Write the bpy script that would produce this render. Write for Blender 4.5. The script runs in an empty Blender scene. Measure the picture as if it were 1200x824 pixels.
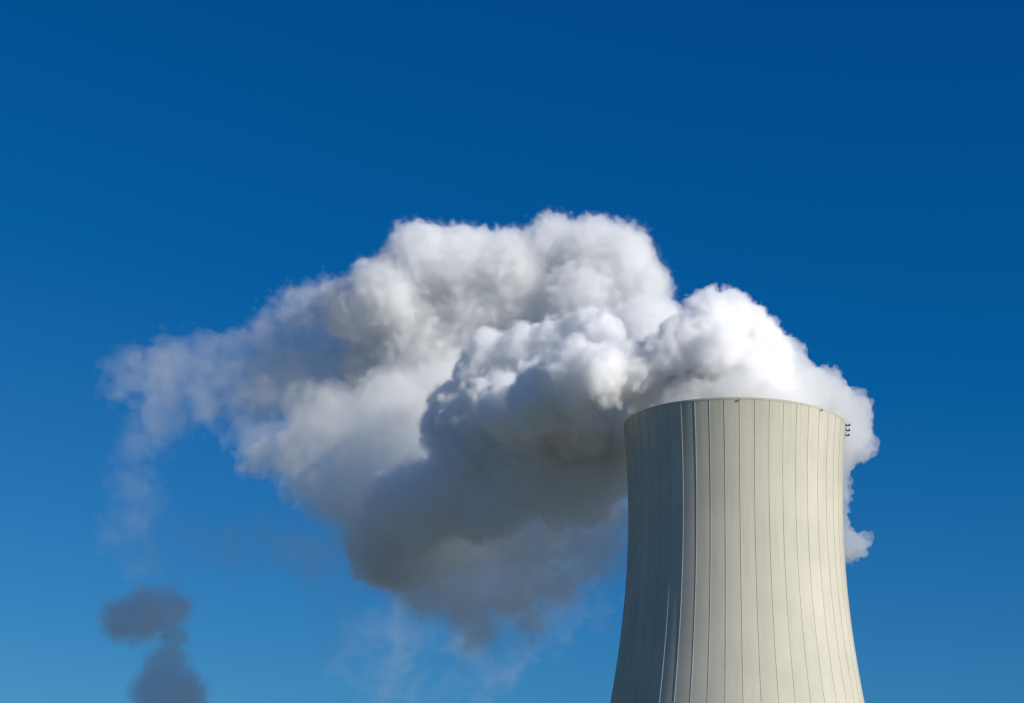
import bpy, bmesh, math, random
import numpy as np
from mathutils import Vector, Matrix

# ------------------------------------------------------------------ camera
S = bpy.context.scene
C = S.collection
W_PX, H_PX, F_PX = 1200.0, 824.0, 2028.7       # photograph frame and focal length in its pixels
PITCH, ROLL = math.radians(17.24), math.radians(1.73)
EYE = Vector((0.0, 0.0, 1.7))
fwd = Vector((0, math.cos(PITCH), math.sin(PITCH)))
up0 = Vector((0, -math.sin(PITCH), math.cos(PITCH)))
rt0 = Vector((1, 0, 0))
right = rt0 * math.cos(ROLL) + up0 * math.sin(ROLL)
up = up0 * math.cos(ROLL) - rt0 * math.sin(ROLL)
cam_d = bpy.data.cameras.new('camera')
cam_d.sensor_width = 36.0
cam_d.lens = 36.0 * F_PX / W_PX
cam_d.clip_start, cam_d.clip_end = 0.5, 60000.0
cam = bpy.data.objects.new('camera', cam_d)
C.objects.link(cam)
m = Matrix((right, up, -fwd)).transposed().to_4x4()
m.translation = EYE
cam.matrix_world = m
S.camera = cam

# ------------------------------------------------------------------ light
TOWER = Vector((69.2, 516.7, 0.0))
TOWER_H = 139.7
SUN_AZ, SUN_EL = math.radians(61.0), math.radians(27.0)   # azimuth to the right of "behind the camera", seen from the tower
b = Vector((-TOWER.x, -TOWER.y, 0)).normalized()
bx = Vector((-b.y, b.x, 0))                                # to the right of the photograph
to_sun = (b * math.cos(SUN_AZ) + bx * math.sin(SUN_AZ)) * math.cos(SUN_EL) + Vector((0, 0, math.sin(SUN_EL)))

w = bpy.data.worlds.new('World')
S.world = w
w.use_nodes = True
nt = w.node_tree
nt.nodes.clear()
sky = nt.nodes.new('ShaderNodeTexSky')
sky.sky_type = 'NISHITA'
sky.sun_disc = False
sky.sun_elevation = SUN_EL
sky.sun_rotation = math.atan2(to_sun.x, to_sun.y)
sky.altitude = 400.0
sky.air_density = 1.0
sky.dust_density = 0.3
sky.ozone_density = 3.0
def vmath(op, sock, vec):                                  # clear, dry, polarised air: deep blue with hardly any red
    n = nt.nodes.new('ShaderNodeVectorMath')
    n.operation = op
    nt.links.new(sock, n.inputs[0])
    n.inputs[1].default_value = vec
    return n.outputs[0]
sx = nt.nodes.new('ShaderNodeSeparateXYZ')
nt.links.new(sky.outputs[0], sx.inputs[0])
pw = nt.nodes.new('ShaderNodeMath'); pw.operation = 'POWER'; pw.inputs[1].default_value = 2.2
nt.links.new(sx.outputs['X'], pw.inputs[0])
cx = nt.nodes.new('ShaderNodeCombineXYZ')
nt.links.new(pw.outputs[0], cx.inputs['X'])
nt.links.new(sx.outputs['Y'], cx.inputs['Y'])
pb = nt.nodes.new('ShaderNodeMath'); pb.operation = 'POWER'; pb.inputs[1].default_value = 0.75
nt.links.new(sx.outputs['Z'], pb.inputs[0])
nt.links.new(pb.outputs[0], cx.inputs['Z'])
c = vmath('MULTIPLY', cx.outputs[0], (0.008, 0.42, 1.11))
low = vmath('SUBTRACT', vmath('MULTIPLY', sky.outputs[0], (0.20, 0.0, 0.0)), (0.265, 0.0, 0.0))
mx = nt.nodes.new('ShaderNodeVectorMath'); mx.operation = 'MAXIMUM'
nt.links.new(c, mx.inputs[0]); nt.links.new(low, mx.inputs[1])
c = mx.outputs[0]
bg = nt.nodes.new('ShaderNodeBackground')
bg.inputs['Strength'].default_value = 0.103
wo = nt.nodes.new('ShaderNodeOutputWorld')
nt.links.new(c, bg.inputs['Color'])
nt.links.new(bg.outputs[0], wo.inputs['Surface'])

sd = bpy.data.lights.new('sun', 'SUN')
sd.energy = 5.0
sd.angle = math.radians(0.53)
sd.color = (1.0, 0.945, 0.86)
so = bpy.data.objects.new('sun', sd)
C.objects.link(so)
so.rotation_euler = (-to_sun).to_track_quat('-Z', 'Y').to_euler()
so.location = TOWER + to_sun * 900

S.view_settings.view_transform = 'Standard'
S.view_settings.look = 'None'
S.view_settings.exposure = 0.0
S.view_settings.gamma = 1.0
S.view_settings.use_curve_mapping = False
cy = S.cycles
cy.use_denoising = True
cy.max_bounces = 36
cy.volume_bounces = 30
cy.diffuse_bounces = 3
cy.transparent_max_bounces = 64
cy.use_adaptive_sampling = True
cy.adaptive_threshold = 0.03

# ------------------------------------------------------------------ helpers
def link(name, mesh, mat, parent=None):
    o = bpy.data.objects.new(name, mesh)
    if mat:
        mesh.materials.append(mat)
    C.objects.link(o)
    if parent:
        o.parent = parent
    return o

def thing(name, label, cat, loc=(0, 0, 0), group=None):
    o = bpy.data.objects.new(name, None)
    C.objects.link(o)
    o.location = loc
    o['label'], o['category'] = label, cat
    if group:
        o['group'] = group
    return o

def bm_mesh(name, bm, smooth=False):
    me = bpy.data.meshes.new(name)
    bm.to_mesh(me)
    bm.free()
    if smooth:
        for p in me.polygons:
            p.use_smooth = True
    return me

def add_box(bm, c, s, rz=0.0):
    mat = Matrix.Translation(c) @ Matrix.Rotation(rz, 4, 'Z') @ Matrix.Diagonal((s[0], s[1], s[2], 1))
    return bmesh.ops.create_cube(bm, size=1.0, matrix=mat)

def add_bar(bm, a, c, r, seg=6):
    a, c = Vector(a), Vector(c)
    d = c - a
    q = d.to_track_quat('Z', 'Y').to_matrix().to_4x4()
    bmesh.ops.create_cone(bm, cap_ends=True, segments=seg, radius1=r, radius2=r, depth=d.length,
                          matrix=Matrix.Translation((a + c) / 2) @ q)

def px_dir(px, py):
    return fwd + right * ((px - W_PX / 2) / F_PX) + up * ((H_PX / 2 - py) / F_PX)

def at(px, py, depth):
    """world point on the ray through a photo pixel whose distance is `depth` metres beyond the tower axis"""
    d = px_dir(px, py)
    hd = Vector((d.x, d.y, 0)).length
    return EYE + d * ((math.hypot(TOWER.x, TOWER.y) + depth) / hd)

# ------------------------------------------------------------------ materials
def new_mat(name):
    mt = bpy.data.materials.new(name)
    mt.use_nodes = True
    return mt, mt.node_tree, mt.node_tree.nodes['Principled BSDF']

def concrete_material():
    mt, t, p = new_mat('tower concrete')
    N, L = t.nodes, t.links
    tc = N.new('ShaderNodeTexCoord')
    # large soft weathering
    n1 = N.new('ShaderNodeTexNoise'); n1.inputs['Scale'].default_value = 0.06; n1.inputs['Detail'].default_value = 5
    mp = N.new('ShaderNodeMapping'); mp.inputs['Scale'].default_value = (1, 1, 0.12)
    L.new(tc.outputs['Object'], mp.inputs['Vector'])
    # long vertical streaks
    n2 = N.new('ShaderNodeTexNoise'); n2.inputs['Scale'].default_value = 0.55; n2.inputs['Detail'].default_value = 4
    L.new(tc.outputs['Object'], n1.inputs['Vector'])
    L.new(mp.outputs[0], n2.inputs['Vector'])
    # pour rings every 1.5 m
    wv = N.new('ShaderNodeTexWave'); wv.wave_type = 'BANDS'; wv.bands_direction = 'Z'; wv.wave_profile = 'SAW'
    wv.inputs['Scale'].default_value = 0.21; wv.inputs['Distortion'].default_value = 0.0
    L.new(tc.outputs['Object'], wv.inputs['Vector'])
    n3 = N.new('ShaderNodeTexNoise'); n3.inputs['Scale'].default_value = 2.5; n3.inputs['Detail'].default_value = 6
    L.new(tc.outputs['Object'], n3.inputs['Vector'])
    def mix(a, bcol, fac, mode='MIX'):
        x = N.new('ShaderNodeMix'); x.data_type = 'RGBA'; x.blend_type = mode
        if isinstance(fac, float): x.inputs['Factor'].default_value = fac
        else: L.new(fac, x.inputs['Factor'])
        for s, v in (('A', a), ('B', bcol)):
            sock = [i for i in x.inputs if i.name == s and i.type == 'RGBA'][0]
            if isinstance(v, tuple): sock.default_value = v
            else: L.new(v, sock)
        return [o for o in x.outputs if o.type == 'RGBA'][0]
    def ramp(sock, lo, hi):
        r = N.new('ShaderNodeMapRange'); r.inputs['From Min'].default_value = lo; r.inputs['From Max'].default_value = hi
        L.new(sock, r.inputs['Value'])
        return r.outputs[0]
    c = mix((0.49, 0.47, 0.385, 1), (0.555, 0.525, 0.43, 1), ramp(n1.outputs['Fac'], 0.35, 0.65))
    c = mix(c, (0.455, 0.435, 0.355, 1), ramp(n2.outputs['Fac'], 0.52, 0.9))
    c = mix(c, (0.48, 0.455, 0.375, 1), ramp(wv.outputs['Fac'], 0.93, 1.0))
    c = mix(c, (0.46, 0.435, 0.355, 1), ramp(n3.outputs['Fac'], 0.66, 1.1))
    # each field between two ribs was cast a little lighter or darker; rain runs down from the rim
    def mth(op, x, y=None):
        n = N.new('ShaderNodeMath'); n.operation = op
        for i, v in enumerate((x, y)):
            if v is None: continue
            if isinstance(v, (int, float)): n.inputs[i].default_value = v
            else: L.new(v, n.inputs[i])
        return n.outputs[0]
    sp = N.new('ShaderNodeSeparateXYZ'); L.new(tc.outputs['Object'], sp.inputs[0])
    ang = mth('ARCTAN2', sp.outputs['Y'], sp.outputs['X'])
    field = mth('FLOOR', mth('SUBTRACT', mth('MULTIPLY', ang, 48 / (2 * math.pi)), 0.36))
    wn = N.new('ShaderNodeTexWhiteNoise'); wn.noise_dimensions = '1D'; L.new(field, wn.inputs['W'])
    tone = N.new('ShaderNodeMapRange'); tone.inputs['To Min'].default_value = 0.955; tone.inputs['To Max'].default_value = 1.03
    L.new(wn.outputs['Value'], tone.inputs['Value'])
    cv = N.new('ShaderNodeCombineXYZ'); L.new(mth('MULTIPLY', ang, 60.0), cv.inputs['X']); L.new(mth('MULTIPLY', sp.outputs['Z'], 0.035), cv.inputs['Y'])
    st = N.new('ShaderNodeTexNoise'); st.inputs['Scale'].default_value = 1.0; st.inputs['Detail'].default_value = 6; st.inputs['Roughness'].default_value = 0.65
    L.new(cv.outputs[0], st.inputs['Vector'])
    run = ramp(st.outputs['Fac'], 0.5, 0.78)
    reach = ramp(sp.outputs['Z'], 85.0, 140.0)
    c = mix(c, (0.31, 0.30, 0.25, 1), mth('MULTIPLY', run, mth('ADD', mth('MULTIPLY', reach, 0.45), 0.2)))
    top = mth('MULTIPLY', ramp(sp.outputs['Z'], 138.7, 139.5), 0.25)
    c = mix(c, (0.33, 0.32, 0.26, 1), top)
    c = mix(c, tone.outputs[0], 1.0, 'MULTIPLY')
    L.new(c, p.inputs['Base Color'])
    p.inputs['Roughness'].default_value = 0.8
    p.inputs['Specular IOR Level'].default_value = 0.3
    return mt

def plain(name, col, rough=0.6, metal=0.0):
    mt, t, p = new_mat(name)
    n = t.nodes.new('ShaderNodeTexNoise'); n.inputs['Scale'].default_value = 3.0; n.inputs['Detail'].default_value = 4
    r = t.nodes.new('ShaderNodeValToRGB')
    r.color_ramp.elements[0].color = (col[0] * .85, col[1] * .85, col[2] * .85, 1)
    r.color_ramp.elements[1].color = (min(1, col[0] * 1.15), min(1, col[1] * 1.15), min(1, col[2] * 1.15), 1)
    t.links.new(n.outputs['Fac'], r.inputs['Fac'])
    t.links.new(r.outputs['Color'], p.inputs['Base Color'])
    p.inputs['Roughness'].default_value = rough
    p.inputs['Metallic'].default_value = metal
    return mt

def steam_material(name, density, colour=(0.998, 0.998, 0.998), g=0.2):
    mt = bpy.data.materials.new(name)
    mt.use_nodes = True
    t = mt.node_tree
    t.nodes.clear()
    v = t.nodes.new('ShaderNodeVolumePrincipled')
    v.inputs['Color'].default_value = (*colour, 1)
    v.inputs['Density'].default_value = density
    v.inputs['Anisotropy'].default_value = g
    o = t.nodes.new('ShaderNodeOutputMaterial')
    t.links.new(v.outputs[0], o.inputs['Volume'])
    return mt

# ------------------------------------------------------------------ ground
def grass_material():
    mt, t, p = new_mat('meadow')
    n = t.nodes.new('ShaderNodeTexNoise'); n.inputs['Scale'].default_value = 0.02; n.inputs['Detail'].default_value = 8
    tc = t.nodes.new('ShaderNodeTexCoord')
    t.links.new(tc.outputs['Object'], n.inputs['Vector'])
    r = t.nodes.new('ShaderNodeValToRGB')
    r.color_ramp.elements[0].position = 0.3
    r.color_ramp.elements[0].color = (0.08, 0.09, 0.058, 1)
    r.color_ramp.elements[1].position = 0.7
    r.color_ramp.elements[1].color = (0.16, 0.155, 0.11, 1)
    t.links.new(n.outputs['Fac'], r.inputs['Fac'])
    t.links.new(r.outputs['Color'], p.inputs['Base Color'])
    p.inputs['Roughness'].default_value = 0.95
    return mt

bm = bmesh.new()
bmesh.ops.create_circle(bm, cap_ends=True, segments=96, radius=25000)
g = link('ground', bm_mesh('ground', bm), grass_material())
g['kind'] = 'structure'

# ------------------------------------------------------------------ cooling tower
# half widths measured on the photograph (row, px); turned into a meridian below
PROFILE_PX = [(512, 127.8), (535, 126.4), (560, 125.2), (590, 124.6), (620, 124.8), (660, 126.2), (690, 128.6),
              (720, 131.8), (764, 137.2), (800, 143.0), (824, 147.4)]
def axis_height(row):
    lo, hi = 0.0, 170.0
    for _ in range(40):
        mid = (lo + hi) / 2
        v = Vector((TOWER.x, TOWER.y, mid)) - EYE
        y = H_PX / 2 - F_PX * v.dot(up) / v.dot(fwd)
        if y > row: lo = mid
        else: hi = mid
    v = Vector((TOWER.x, TOWER.y, mid)) - EYE
    return mid, v.dot(fwd)
hs_, rs_ = [], []
for row, hw in PROFILE_PX:
    z, d = axis_height(row)
    a = math.atan(hw / F_PX)
    hs_.append(z); rs_.append(d * math.sin(a))
# smooth hyperbola-like meridian through the measured points, continued to the ground
zs = np.array(hs_); rr = np.array(rs_)
co = np.polyfit(zs, rr ** 2, 3)
Z_LOW = zs.min()
def radius(z):
    if z >= Z_LOW:
        return math.sqrt(max(1.0, np.polyval(co, z)))
    dz = Z_LOW - z
    sl = np.polyval(np.polyder(co), Z_LOW)
    return math.sqrt(np.polyval(co, Z_LOW) - sl * dz + 0.06 * dz * dz)
THICK = 0.45
concrete = concrete_material()
tower = thing('cooling_tower', 'pale concrete cooling tower with vertical wind ribs under a billowing steam plume',
              'cooling tower', TOWER)
SEG = 192
bm = bmesh.new()
prof = [(radius(z), z) for z in np.linspace(6.0, TOWER_H, 70)]
prof += [(radius(TOWER_H) - THICK, TOWER_H)]
prof += [(radius(z) - THICK, z) for z in np.linspace(TOWER_H - 2, 6.0, 40)]
rings = []
for r, z in prof:
    rings.append([bm.verts.new((r * math.cos(2 * math.pi * k / SEG), r * math.sin(2 * math.pi * k / SEG), z)) for k in range(SEG)])
rings.append(rings[0])
for A, B in zip(rings[:-1], rings[1:]):
    for k in range(SEG):
        k2 = (k + 1) % SEG
        bm.faces.new((A[k], A[k2], B[k2], B[k]))
bmesh.ops.recalc_face_normals(bm, faces=bm.faces)
me = bm_mesh('shell', bm, True)
me.set_sharp_from_angle(angle=math.radians(30))
shell = link('shell', me, concrete, tower)

# wind ribs: slim concrete fins following the meridian
N_RIB, RIB_OUT, RIB_HALF = 48, 0.09, 0.055
def rib_mesh(k):
    a = 2 * math.pi * (k + 0.36) / N_RIB
    ca, sa = math.cos(a), math.sin(a)
    bm = bmesh.new()
    prev = None
    for z in np.linspace(8.0, TOWER_H - 0.5, 60):
        r = radius(z)
        ring = []
        for dr, dt in ((-0.1, -RIB_HALF), (RIB_OUT, -RIB_HALF * 0.7), (RIB_OUT, RIB_HALF * 0.7), (-0.1, RIB_HALF)):
            ring.append(bm.verts.new(((r + dr) * ca - dt * sa, (r + dr) * sa + dt * ca, z)))
        if prev:
            for i in range(4):
                j = (i + 1) % 4
                bm.faces.new((prev[i], prev[j], ring[j], ring[i]))
        else:
            bm.faces.new(ring[::-1])
        prev = ring
    bm.faces.new(prev)
    bmesh.ops.recalc_face_normals(bm, faces=bm.faces)
    return bm_mesh('wind_rib', bm)
for k in range(N_RIB):
    link('wind_rib', rib_mesh(k), concrete, tower)

# rim ring
bm = bmesh.new()
rr_ = radius(TOWER_H)
pr = [(rr_ - THICK - 0.25, TOWER_H - 0.45), (rr_ + 0.02, TOWER_H - 0.45), (rr_ + 0.02, TOWER_H + 0.12), (rr_ - THICK - 0.25, TOWER_H + 0.12)]
rg = [[bm.verts.new((r * math.cos(2 * math.pi * k / SEG), r * math.sin(2 * math.pi * k / SEG), z)) for k in range(SEG)] for r, z in pr]
for i in range(4):
    A, B = rg[i], rg[(i + 1) % 4]
    for k in range(SEG):
        bm.faces.new((A[k], A[(k + 1) % SEG], B[(k + 1) % SEG], B[k]))
bmesh.ops.recalc_face_normals(bm, faces=bm.faces)
link('rim_ring', bm_mesh('rim_ring', bm), concrete, tower)

# ladder landings hanging on the right-hand edge and small warning lights under the rim
steel = plain('dark painted steel', (0.035, 0.038, 0.04), 0.6)
lamp_m = plain('warning light housing', (0.16, 0.15, 0.13), 0.4)
t_az = math.atan2(b.y, b.x)                         # towards the camera
def polar(off, r, z):                               # off: degrees to the right of "towards the camera"
    a = t_az + math.radians(off)
    return Vector((r * math.cos(a), r * math.sin(a), z)), a
for k, zz in enumerate((TOWER_H - 0.5, TOWER_H - 1.5, TOWER_H - 2.5)):
    rk = radius(min(zz, TOWER_H))
    c0, a = polar(84 + 3.5 * k, rk + 0.75, zz)
    bm = bmesh.new()
    add_box(bm, c0, (1.5, 0.9, 0.14), a)                                    # deck
    for sx_, zc, ln in ((-0.45, 0.22, 0.34), (0.45, 0.24, 0.4)):              # two lamp boxes on the deck
        add_box(bm, c0 + Vector((sx_ * math.cos(a), sx_ * math.sin(a), zc)), (0.42, 0.5, ln), a)
    add_bar(bm, c0 + Vector((0.65 * math.cos(a), 0.65 * math.sin(a), -0.07)), c0 + Vector((-0.75 * math.cos(a), -0.75 * math.sin(a), -0.75)), 0.05)
    link('service_bracket', bm_mesh('service_bracket', bm), steel, tower)
for deg in (2.5, 49.0):
    for dd in (-0.4, 0.4):
        bm = bmesh.new()
        c0, a = polar(deg + dd, radius(TOWER_H) + 0.22, TOWER_H - 0.85)
        add_box(bm, c0, (0.42, 0.10, 0.08), a)
        c1, a = polar(deg + dd, radius(TOWER_H) + 0.34, TOWER_H - 0.68)
        bmesh.ops.create_cone(bm, cap_ends=True, segments=12, radius1=0.13, radius2=0.12, depth=0.3, matrix=Matrix.Translation(c1))
        bmesh.ops.create_uvsphere(bm, u_segments=12, v_segments=6, radius=0.115, matrix=Matrix.Translation(c1 + Vector((0, 0, 0.17))))
        link('warning_light', bm_mesh('warning_light', bm), lamp_m, tower)

# ------------------------------------------------------------------ steam
def fractal_noise(shape, voxel, lo, hi, beta, rng):
    """unit-variance noise on a grid with wavelengths between lo and hi metres"""
    n = rng.standard_normal(shape).astype(np.float32)
    F = np.fft.rfftn(n)
    kx = np.fft.fftfreq(shape[0], voxel)[:, None, None]
    ky = np.fft.fftfreq(shape[1], voxel)[None, :, None]
    kz = np.fft.rfftfreq(shape[2], voxel)[None, None, :]
    k = np.sqrt(kx ** 2 + ky ** 2 + kz ** 2).astype(np.float32)
    k0, k1 = 1.0 / hi, 1.0 / lo
    amp = np.where(k > 0, np.maximum(k, k0) ** (-beta), 0) * np.exp(-(k / k1) ** 4)
    amp *= 1 - np.exp(-(k / k0) ** 4)
    out = np.fft.irfftn(F * amp, s=shape).astype(np.float32)
    return out / out.std()

def surface_nets(f, origin, voxel):
    """closed surface of f < 0 on a grid: one vertex per crossed cell"""
    ins = f < 0
    nx, ny, nz = f.shape
    c = (slice(0, -1), slice(1, None))
    cnt = np.zeros((nx - 1, ny - 1, nz - 1), np.uint8)
    for i in (0, 1):
        for j in (0, 1):
            for k in (0, 1):
                cnt += ins[c[i], c[j], c[k]]
    act = (cnt > 0) & (cnt < 8)
    idx = np.full(act.shape, -1, np.int32)
    cells = np.argwhere(act)
    idx[act] = np.arange(len(cells), dtype=np.int32)
    pos = np.zeros((len(cells), 3), np.float32)
    num = np.zeros(len(cells), np.float32)
    i0, j0, k0 = cells.T
    corner = {(i, j, k): f[i0 + i, j0 + j, k0 + k] for i in (0, 1) for j in (0, 1) for k in (0, 1)}
    for ax in range(3):
        for p in (0, 1):
            for q in (0, 1):
                a = [p, q]; a.insert(ax, 0); e = [p, q]; e.insert(ax, 1)
                fa, fb = corner[tuple(a)], corner[tuple(e)]
                cr = (fa < 0) != (fb < 0)
                t = np.where(cr, fa / np.where(cr, fa - fb, 1), 0)
                v = np.tile(np.array(a, np.float32), (len(cells), 1))
                v[:, ax] += t
                pos[cr] += v[cr]
                num[cr] += 1
    pos /= num[:, None]
    verts = (cells + pos) * voxel + origin
    quads = []
    for ax in range(3):
        a = [slice(1, -1)] * 3; a[ax] = slice(0, -1)
        e = [slice(1, -1)] * 3; e[ax] = slice(1, None)
        fa, fb = ins[tuple(a)], ins[tuple(e)]
        u, v = [d for d in range(3) if d != ax]
        for sgn in (True, False):
            hit = np.argwhere((fa != fb) & (fa == sgn))
            base = hit + 1
            base[:, ax] -= 1
            q = []
            for du, dv in ((-1, -1), (0, -1), (0, 0), (-1, 0)):
                cc = base.copy(); cc[:, u] += du; cc[:, v] += dv
                q.append(idx[cc[:, 0], cc[:, 1], cc[:, 2]])
            q = np.stack(q, 1)
            flip = (not sgn) ^ (ax == 1)
            quads.append(q[:, ::-1] if flip else q)
    return verts, np.concatenate(quads)

def grid_mesh(name, f, origin, voxel):
    v, q = surface_nets(f, origin, voxel)
    me = bpy.data.meshes.new(name)
    me.vertices.add(len(v)); me.vertices.foreach_set('co', v.astype(np.float32).ravel())
    me.loops.add(q.size); me.loops.foreach_set('vertex_index', q.astype(np.int32).ravel())
    me.polygons.add(len(q))
    me.polygons.foreach_set('loop_start', np.arange(0, q.size, 4, dtype=np.int32))
    me.update(calc_edges=True)
    return me

def sprout(puffs, gens, rng):
    """every puff grows smaller puffs on its skin, those grow smaller ones again"""
    out = [np.array(puffs, np.float32)]
    cur = out[0]
    for n, lo, hi, sink in gens:
        d = rng.standard_normal((len(cur), n, 3)); d /= np.linalg.norm(d, axis=2, keepdims=True)
        rad = cur[:, None, 3] * rng.uniform(lo, hi, (len(cur), n))
        ctr = cur[:, None, :3] + d * (cur[:, None, 3:4] - (rad * sink)[..., None])
        cur = np.concatenate([ctr, rad[..., None]], 2).reshape(-1, 4).astype(np.float32)
        out.append(cur)
    return np.concatenate(out)

def puff_field(puffs, gens, voxel, seed, pad):
    rng = np.random.default_rng(seed)
    P = np.array([(*at(x, y, d), r * (math.hypot(TOWER.x, TOWER.y) + d) / F_PX) for x, y, d, r in puffs], np.float32)
    A = sprout(P, gens, rng)
    lo = (A[:, :3] - A[:, 3:4]).min(0) - pad
    hi = (A[:, :3] + A[:, 3:4]).max(0) + pad
    n = np.ceil((hi - lo) / voxel).astype(int) + 1
    f = np.full(n, 50.0, np.float32)
    mrg = 5.0
    ax = [lo[i] + voxel * np.arange(n[i], dtype=np.float32) for i in range(3)]
    for x, y, z, r in A:
        s = []
        for cc, i in ((x, 0), (y, 1), (z, 2)):
            a = max(0, int((cc - r - mrg - lo[i]) / voxel)); e = min(n[i], int((cc + r + mrg - lo[i]) / voxel) + 2)
            s.append(slice(a, e))
        dx = (ax[0][s[0]] - x) ** 2; dy = (ax[1][s[1]] - y) ** 2; dz = (ax[2][s[2]] - z) ** 2
        d = np.sqrt(dx[:, None, None] + dy[None, :, None] + dz[None, None, :]) - r
        np.minimum(f[tuple(s)], d, out=f[tuple(s)])
    return f, lo, rng

def blur(f, sigma, voxel):
    """gaussian smoothing, sigma in metres: neighbouring puffs melt together"""
    F = np.fft.rfftn(np.minimum(f, 12.0))
    for ax, q in ((0, np.fft.fftfreq(f.shape[0], voxel)), (1, np.fft.fftfreq(f.shape[1], voxel)), (2, np.fft.rfftfreq(f.shape[2], voxel))):
        sh = [1, 1, 1]; sh[ax] = -1
        F *= np.exp(-2 * (math.pi * sigma * q) ** 2).reshape(sh).astype(np.float32)
    return np.fft.irfftn(F, s=f.shape).astype(np.float32)

def close_edges(f):
    for ax in range(3):
        s = [slice(None)] * 3
        for i in (0, 1, -1, -2):
            s[ax] = i
            f[tuple(s)] = 50
    return f

def keep_off_tower(f, lo, voxel):
    """steam stays outside the concrete shell (it fills the inside of the mouth)"""
    n = f.shape
    x = lo[0] + voxel * np.arange(n[0]) - TOWER.x
    y = lo[1] + voxel * np.arange(n[1]) - TOWER.y
    z = lo[2] + voxel * np.arange(n[2])
    r = np.sqrt(x[:, None] ** 2 + y[None, :] ** 2)
    for k, zz in enumerate(z):
        if zz < TOWER_H + 0.8:
            rz = radius(max(6.0, min(zz, TOWER_H)))
            band = np.minimum(r - (rz - THICK - 0.6), (rz + 0.9) - r)     # > 0 inside the wall band
            f[:, :, k] = np.maximum(f[:, :, k], band)
    return f

def cloud(name, puffs, gens, voxel, seed, billow, ragged, layers, parent, tower_cut=False, soften=1.0):
    pad = 8.0
    f, lo, rng = puff_field(puffs, gens, voxel, seed, pad)
    f = blur(f, soften, voxel)
    for amp, a, e, beta in billow:
        f -= amp * (np.abs(fractal_noise(f.shape, voxel, a, e, beta, rng)) - 0.8)
    for amp, a, e, beta in ragged:
        f += amp * fractal_noise(f.shape, voxel, a, e, beta, rng)
    if tower_cut:
        f = keep_off_tower(f, lo, voxel)
    f = close_edges(f)
    for part, off, mt in layers:
        me = grid_mesh(part, f + off, lo, voxel)
        if parent.location.length:
            me.transform(Matrix.Translation(-parent.location))
        link(part, me, mt, parent)
        print('STEAM', name, part, f.shape, len(me.vertices))

def wisp_material(name, density, scale, lo, hi, detail=7.0, stretch=(1, 1, 1), step=0.25):
    """thin torn steam: fractal density inside the body of the part"""
    mt = steam_material(name, density)
    t = mt.node_tree
    v = [n for n in t.nodes if n.type == 'PRINCIPLED_VOLUME'][0]
    tc = t.nodes.new('ShaderNodeTexCoord')
    mp = t.nodes.new('ShaderNodeMapping'); mp.inputs['Scale'].default_value = stretch
    n = t.nodes.new('ShaderNodeTexNoise')
    n.inputs['Scale'].default_value = scale
    n.inputs['Detail'].default_value = detail
    n.inputs['Roughness'].default_value = 0.6
    n.inputs['Distortion'].default_value = 0.6
    r = t.nodes.new('ShaderNodeMapRange'); r.interpolation_type = 'SMOOTHSTEP'
    r.inputs['From Min'].default_value = lo; r.inputs['From Max'].default_value = hi
    r.inputs['To Max'].default_value = density
    t.links.new(tc.outputs['Object'], mp.inputs['Vector'])
    t.links.new(mp.outputs[0], n.inputs['Vector'])
    t.links.new(n.outputs['Fac'], r.inputs['Value'])
    t.links.new(r.outputs[0], v.inputs['Density'])
    mt.cycles.volume_step_rate = step
    return mt

plume = thing('steam_plume', 'huge white and grey steam plume drifting left from the top of the cooling tower', 'steam plume')

# puffs: photo column, photo row, metres beyond the tower axis, radius in photo pixels
JET = [
    (866, 385, -4, 36), (838, 380, -10, 34), (806, 398, -12, 36), (788, 412, -14, 30), (842, 412, -18, 34), (885, 402, -2, 36), (858, 366, 6, 26), (826, 366, 2, 28),
    (892, 424, -2, 36), (878, 430, -14, 34),
    (872, 455, 4, 58), (830, 455, 2, 64), (775, 445, 4, 48),
    (742, 434, -10, 34), (722, 424, -8, 26), (704, 438, -14, 38), (672, 444, -8, 42), (640, 466, 2, 44), (606, 480, 22, 44),
    (704, 396, 24, 30), (688, 380, 28, 23), (650, 402, 34, 28), (614, 412, 40, 33),
    (577, 420, 46, 34), (556, 440, 48, 28), (600, 470, 46, 52), (560, 500, 54, 52), (535, 488, 56, 38), (560, 462, 50, 30), (518, 496, 58, 24),
    (690, 480, 26, 54), (720, 500, 32, 44)]
cloud('jet', JET, [(14, .3, .55, .55), (10, .24, .45, .5), (5, .28, .5, .5)], 0.55, 3, [(0.8, 4.0, 13.0, 1.5), (0.45, 1.8, 5.0, 1.2)], [(0.3, 1.3, 6.0, 1.2)],
      [('billow', 0.6, steam_material('dense steam', 0.42, (0.9993, 0.9993, 0.9993))), ('billow_skin', -0.3, steam_material('skin steam', 0.16, (0.9993, 0.9993, 0.9993)))],
      plume, tower_cut=True, soften=0.6)
SHADE = [(655, 520, 42, 56), (610, 545, 48, 48), (700, 535, 40, 52), (745, 520, 40, 44), (560, 520, 54, 50), (530, 510, 57, 36),
         (520, 580, 60, 48), (474, 588, 64, 44), (560, 590, 58, 46), (605, 580, 54, 40), (500, 610, 64, 36), (450, 590, 68, 26), (650, 575, 50, 40), (690, 580, 48, 34)]
cloud('shade', SHADE, [(16, .3, .52, .6), (10, .26, .45, .5)], 0.75, 19, [(1.0, 3.0, 12.0, 1.35)], [(0.55, 1.8, 10.0, 1.25)],
      [('shaded_billow', 1.0, steam_material('shaded steam', 0.3)), ('shaded_skin', -0.3, steam_material('shaded skin steam', 0.12))], plume, tower_cut=True, soften=0.8)
MOUTH = [(868, 482, -16, 52), (815, 488, -12, 50), (915, 496, -8, 46), (770, 498, -4, 42)]
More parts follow.
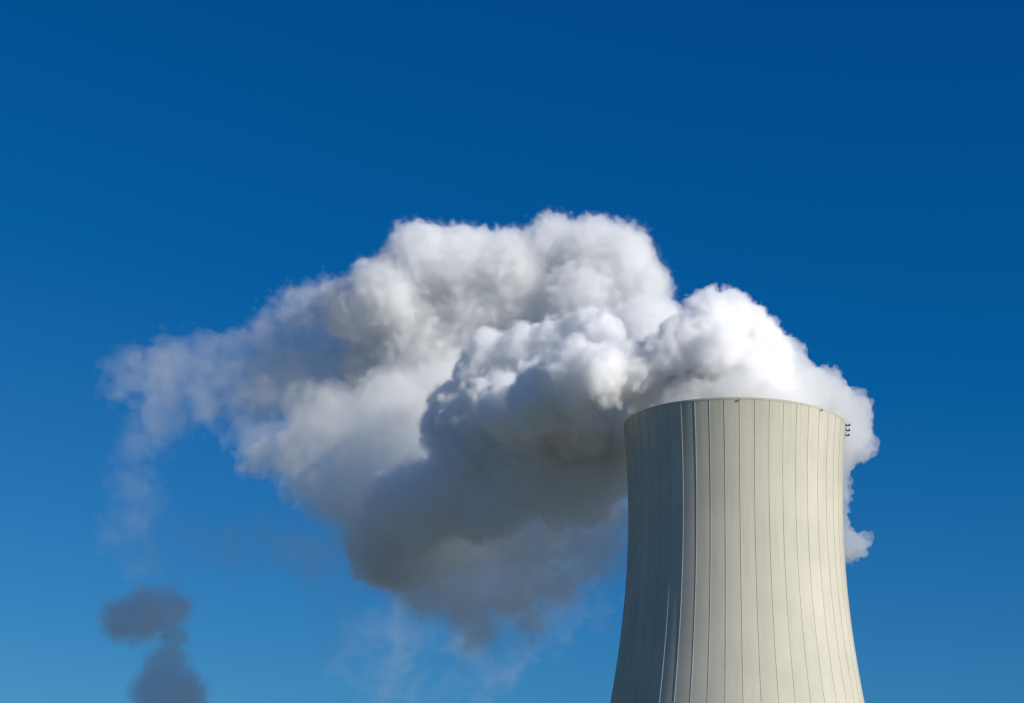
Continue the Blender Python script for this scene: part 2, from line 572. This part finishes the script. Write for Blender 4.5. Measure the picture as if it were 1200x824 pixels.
cloud('mouth', MOUTH, [(14, .25, .5, .7), (8, .28, .5, .5)], 0.7, 15, [(0.7, 3.0, 11.0, 1.4)], [(0.5, 1.6, 8.0, 1.3)],
      [('mouth_mist', 0.0, steam_material('mouth steam', 0.18, (0.98, 0.98, 0.98)))], plume, tower_cut=True, soften=0.9)

SPILL = [(910, 430, 2, 38), (938, 458, 8, 36), (915, 475, 4, 50), (965, 470, 22, 36), (985, 500, 30, 38), (975, 535, 34, 30), (1000, 480, 28, 22), (1004, 520, 34, 22),
         (996, 640, 38, 18), (1010, 634, 38, 11), (985, 566, 34, 12), (986, 582, 35, 12), (984, 597, 36, 11), (985, 612, 37, 11), (987, 624, 38, 12), (985, 652, 38, 12)]
cloud('spill', SPILL, [(18, .28, .5, .5), (8, .26, .45, .4)], 0.7, 8, [(0.7, 2.5, 8.0, 1.3)], [(0.3, 1.5, 6.0, 1.2)],
      [('spill', 0.0, steam_material('spilling steam', 0.16, (0.978, 0.978, 0.978)))], plume, tower_cut=True, soften=0.8)

FAR = [
    (650, 288, 92, 42), (695, 296, 88, 48), (732, 300, 82, 42), (757, 335, 76, 36), (600, 322, 96, 60), (545, 316, 98, 58),
    (495, 308, 98, 54), (455, 345, 98, 52), (415, 362, 104, 44),
    (620, 400, 112, 92), (520, 420, 118, 92), (450, 430, 124, 58), (560, 372, 104, 62), (635, 352, 98, 56), (490, 372, 109, 58), (500, 610, 96, 70), (460, 640, 92, 56), (690, 360, 86, 62), (760, 400, 66, 60)]
cloud('far', FAR, [(22, .2, .38, .68), (10, .25, .5, .5)], 0.8, 5, [(1.1, 3.0, 12.0, 1.4)], [(0.65, 2.0, 12.0, 1.3)],
      [('cloud_core', 3.0, steam_material('core steam', 0.22, (0.984, 0.984, 0.984))), ('cloud_edge', 0.5, steam_material('edge steam', 0.14, (0.984, 0.984, 0.984))),
       ('cloud_haze', -0.8, steam_material('thin steam', 0.015))], plume, soften=2.3)

FRAY = [(385, 365, 110, 40), (355, 372, 118, 34), (338, 360, 120, 22), (395, 435, 136, 50), (355, 440, 132, 40), (375, 480, 122, 44), (320, 400, 128, 30), (330, 450, 128, 40)]
cloud('fray', FRAY, [(16, .28, .5, .5), (9, .28, .5, .45)], 0.9, 17, [(1.6, 4.0, 18.0, 1.4)], [(1.3, 2.2, 14.0, 1.3)],
      [('fraying_core', 2.0, steam_material('fraying steam', 0.045, (0.984, 0.984, 0.984))),
       ('fraying_edge', -0.8, steam_material('fraying thin steam', 0.02, (0.984, 0.984, 0.984)))], plume, soften=1.4)

DRIFT = [(525, 470, 92, 56), (465, 490, 90, 64), (405, 505, 92, 54), (355, 528, 96, 46), (308, 534, 100, 30), (435, 555, 88, 56), (485, 565, 84, 52),
         (390, 580, 92, 42), (430, 610, 90, 40), (360, 565, 96, 34)]
cloud('drift', DRIFT, [(18, .25, .48, .6), (9, .28, .5, .45)], 0.9, 27, [(1.3, 4.0, 16.0, 1.4)], [(0.9, 2.0, 14.0, 1.3)],
      [('drifting_core', 2.5, steam_material('drifting steam', 0.06, (0.99, 0.99, 0.99))),
       ('drifting_edge', -0.6, steam_material('drifting thin steam', 0.025, (0.99, 0.99, 0.99)))], plume, soften=1.6)

UNDER = [(560, 640, 76, 60), (620, 632, 64, 58), (680, 615, 54, 48), (715, 600, 48, 38), (705, 640, 54, 38), (500, 680, 86, 48), (545, 700, 84, 46), (600, 690, 78, 46),
         (650, 680, 68, 40), (690, 660, 60, 34), (716, 632, 50, 26), (470, 650, 92, 46), (560, 735, 84, 34), (620, 725, 76, 30), (440, 630, 92, 44), (420, 600, 94, 36)]
cloud('under', UNDER, [(18, .28, .5, .6), (8, .26, .5, .45)], 1.0, 6, [(1.4, 4.0, 18.0, 1.4)], [(1.1, 2.4, 14.0, 1.4)],
      [('under_core', 3.6, steam_material('underside steam', 0.065)), ('under_edge', 1.5, steam_material('underside edge steam', 0.03)),
       ('under_haze', -2.0, steam_material('underside thin steam', 0.012))], plume, tower_cut=True, soften=1.6)

WING = [(345, 430, 130, 50), (370, 470, 128, 44), (330, 415, 130, 46), (290, 435, 132, 44), (245, 430, 134, 40), (200, 440, 136, 42), (155, 440, 138, 34), (190, 480, 138, 38),
        (300, 470, 132, 46), (250, 470, 134, 38), (300, 510, 128, 30)]
cloud('wing', WING, [(12, .3, .55, .5)], 1.4, 11, [(2.0, 6.0, 25.0, 1.4)], [(1.5, 4.0, 20.0, 1.4)],
      [('torn_wing', 3.0, wisp_material('torn steam', 0.03, 0.045, 0.25, 0.70, 6.0)), ('torn_wing_edge', -0.5, wisp_material('torn thin steam', 0.022, 0.05, 0.30, 0.72, 6.0))], plume, soften=1.6)
TAIL = [(165, 520, 138, 34), (155, 570, 138, 34), (155, 620, 138, 32), (170, 660, 138, 26), (230, 636, 134, 30), (275, 640, 134, 34), (320, 632, 130, 34), (370, 660, 124, 36)]
cloud('tail', TAIL, [(12, .3, .55, .5)], 1.4, 13, [(2.0, 6.0, 25.0, 1.4)], [(1.5, 4.0, 20.0, 1.4)],
      [('torn_tail', 3.0, wisp_material('fading steam', 0.018, 0.035, 0.28, 0.74, 5.0)), ('torn_tail_edge', -1.0, wisp_material('fading thin steam', 0.010, 0.04, 0.30, 0.74, 5.0))], plume, soften=1.6)

SKIRT = [(470, 710, 140, 50), (540, 725, 140, 56), (610, 720, 136, 52), (670, 700, 130, 46), (420, 760, 142, 50), (500, 780, 142, 56),
         (570, 770, 138, 50), (705, 685, 124, 36), (400, 715, 140, 40), (380, 650, 136, 46), (640, 740, 134, 40), (450, 800, 144, 40)]
cloud('skirt', SKIRT, [(12, .3, .55, .5)], 1.4, 12, [(2.0, 6.0, 25.0, 1.4)], [(1.5, 4.0, 20.0, 1.4)],
      [('torn_skirt', 0.0, wisp_material('torn low steam', 0.02, 0.06, 0.46, 0.70, 9.0))], plume, soften=1.6)

for lab, pf, seed in (
        ('small dark grey steam puff with open sky all round, above the other low puff',
         [(142, 726, 168, 24), (172, 718, 168, 28), (202, 714, 168, 22), (160, 735, 168, 18), (190, 728, 168, 20)], 21),
        ('dark grey steam puff cut by the bottom of the picture, under the smaller puff',
         [(204, 752, 142, 17), (196, 778, 142, 22), (186, 802, 142, 26), (208, 808, 142, 28), (205, 836, 142, 36), (168, 818, 142, 18)], 22)):
    r = thing('steam_puff', lab, 'steam puff', at(pf[0][0], pf[0][1], pf[0][2]))
    cloud('puff', pf, [(16, .3, .55, .5), (6, .3, .5, .4)], 1.0, seed, [(1.0, 4.0, 14.0, 1.4)], [(0.8, 2.4, 12.0, 1.3)],
          [('puff_core', 1.6, steam_material('puff steam', 0.06)), ('puff_body', 0.4, steam_material('puff body steam', 0.05)), ('puff_edge', -1.0, steam_material('puff rim steam', 0.035))],
          r, soften=1.6)
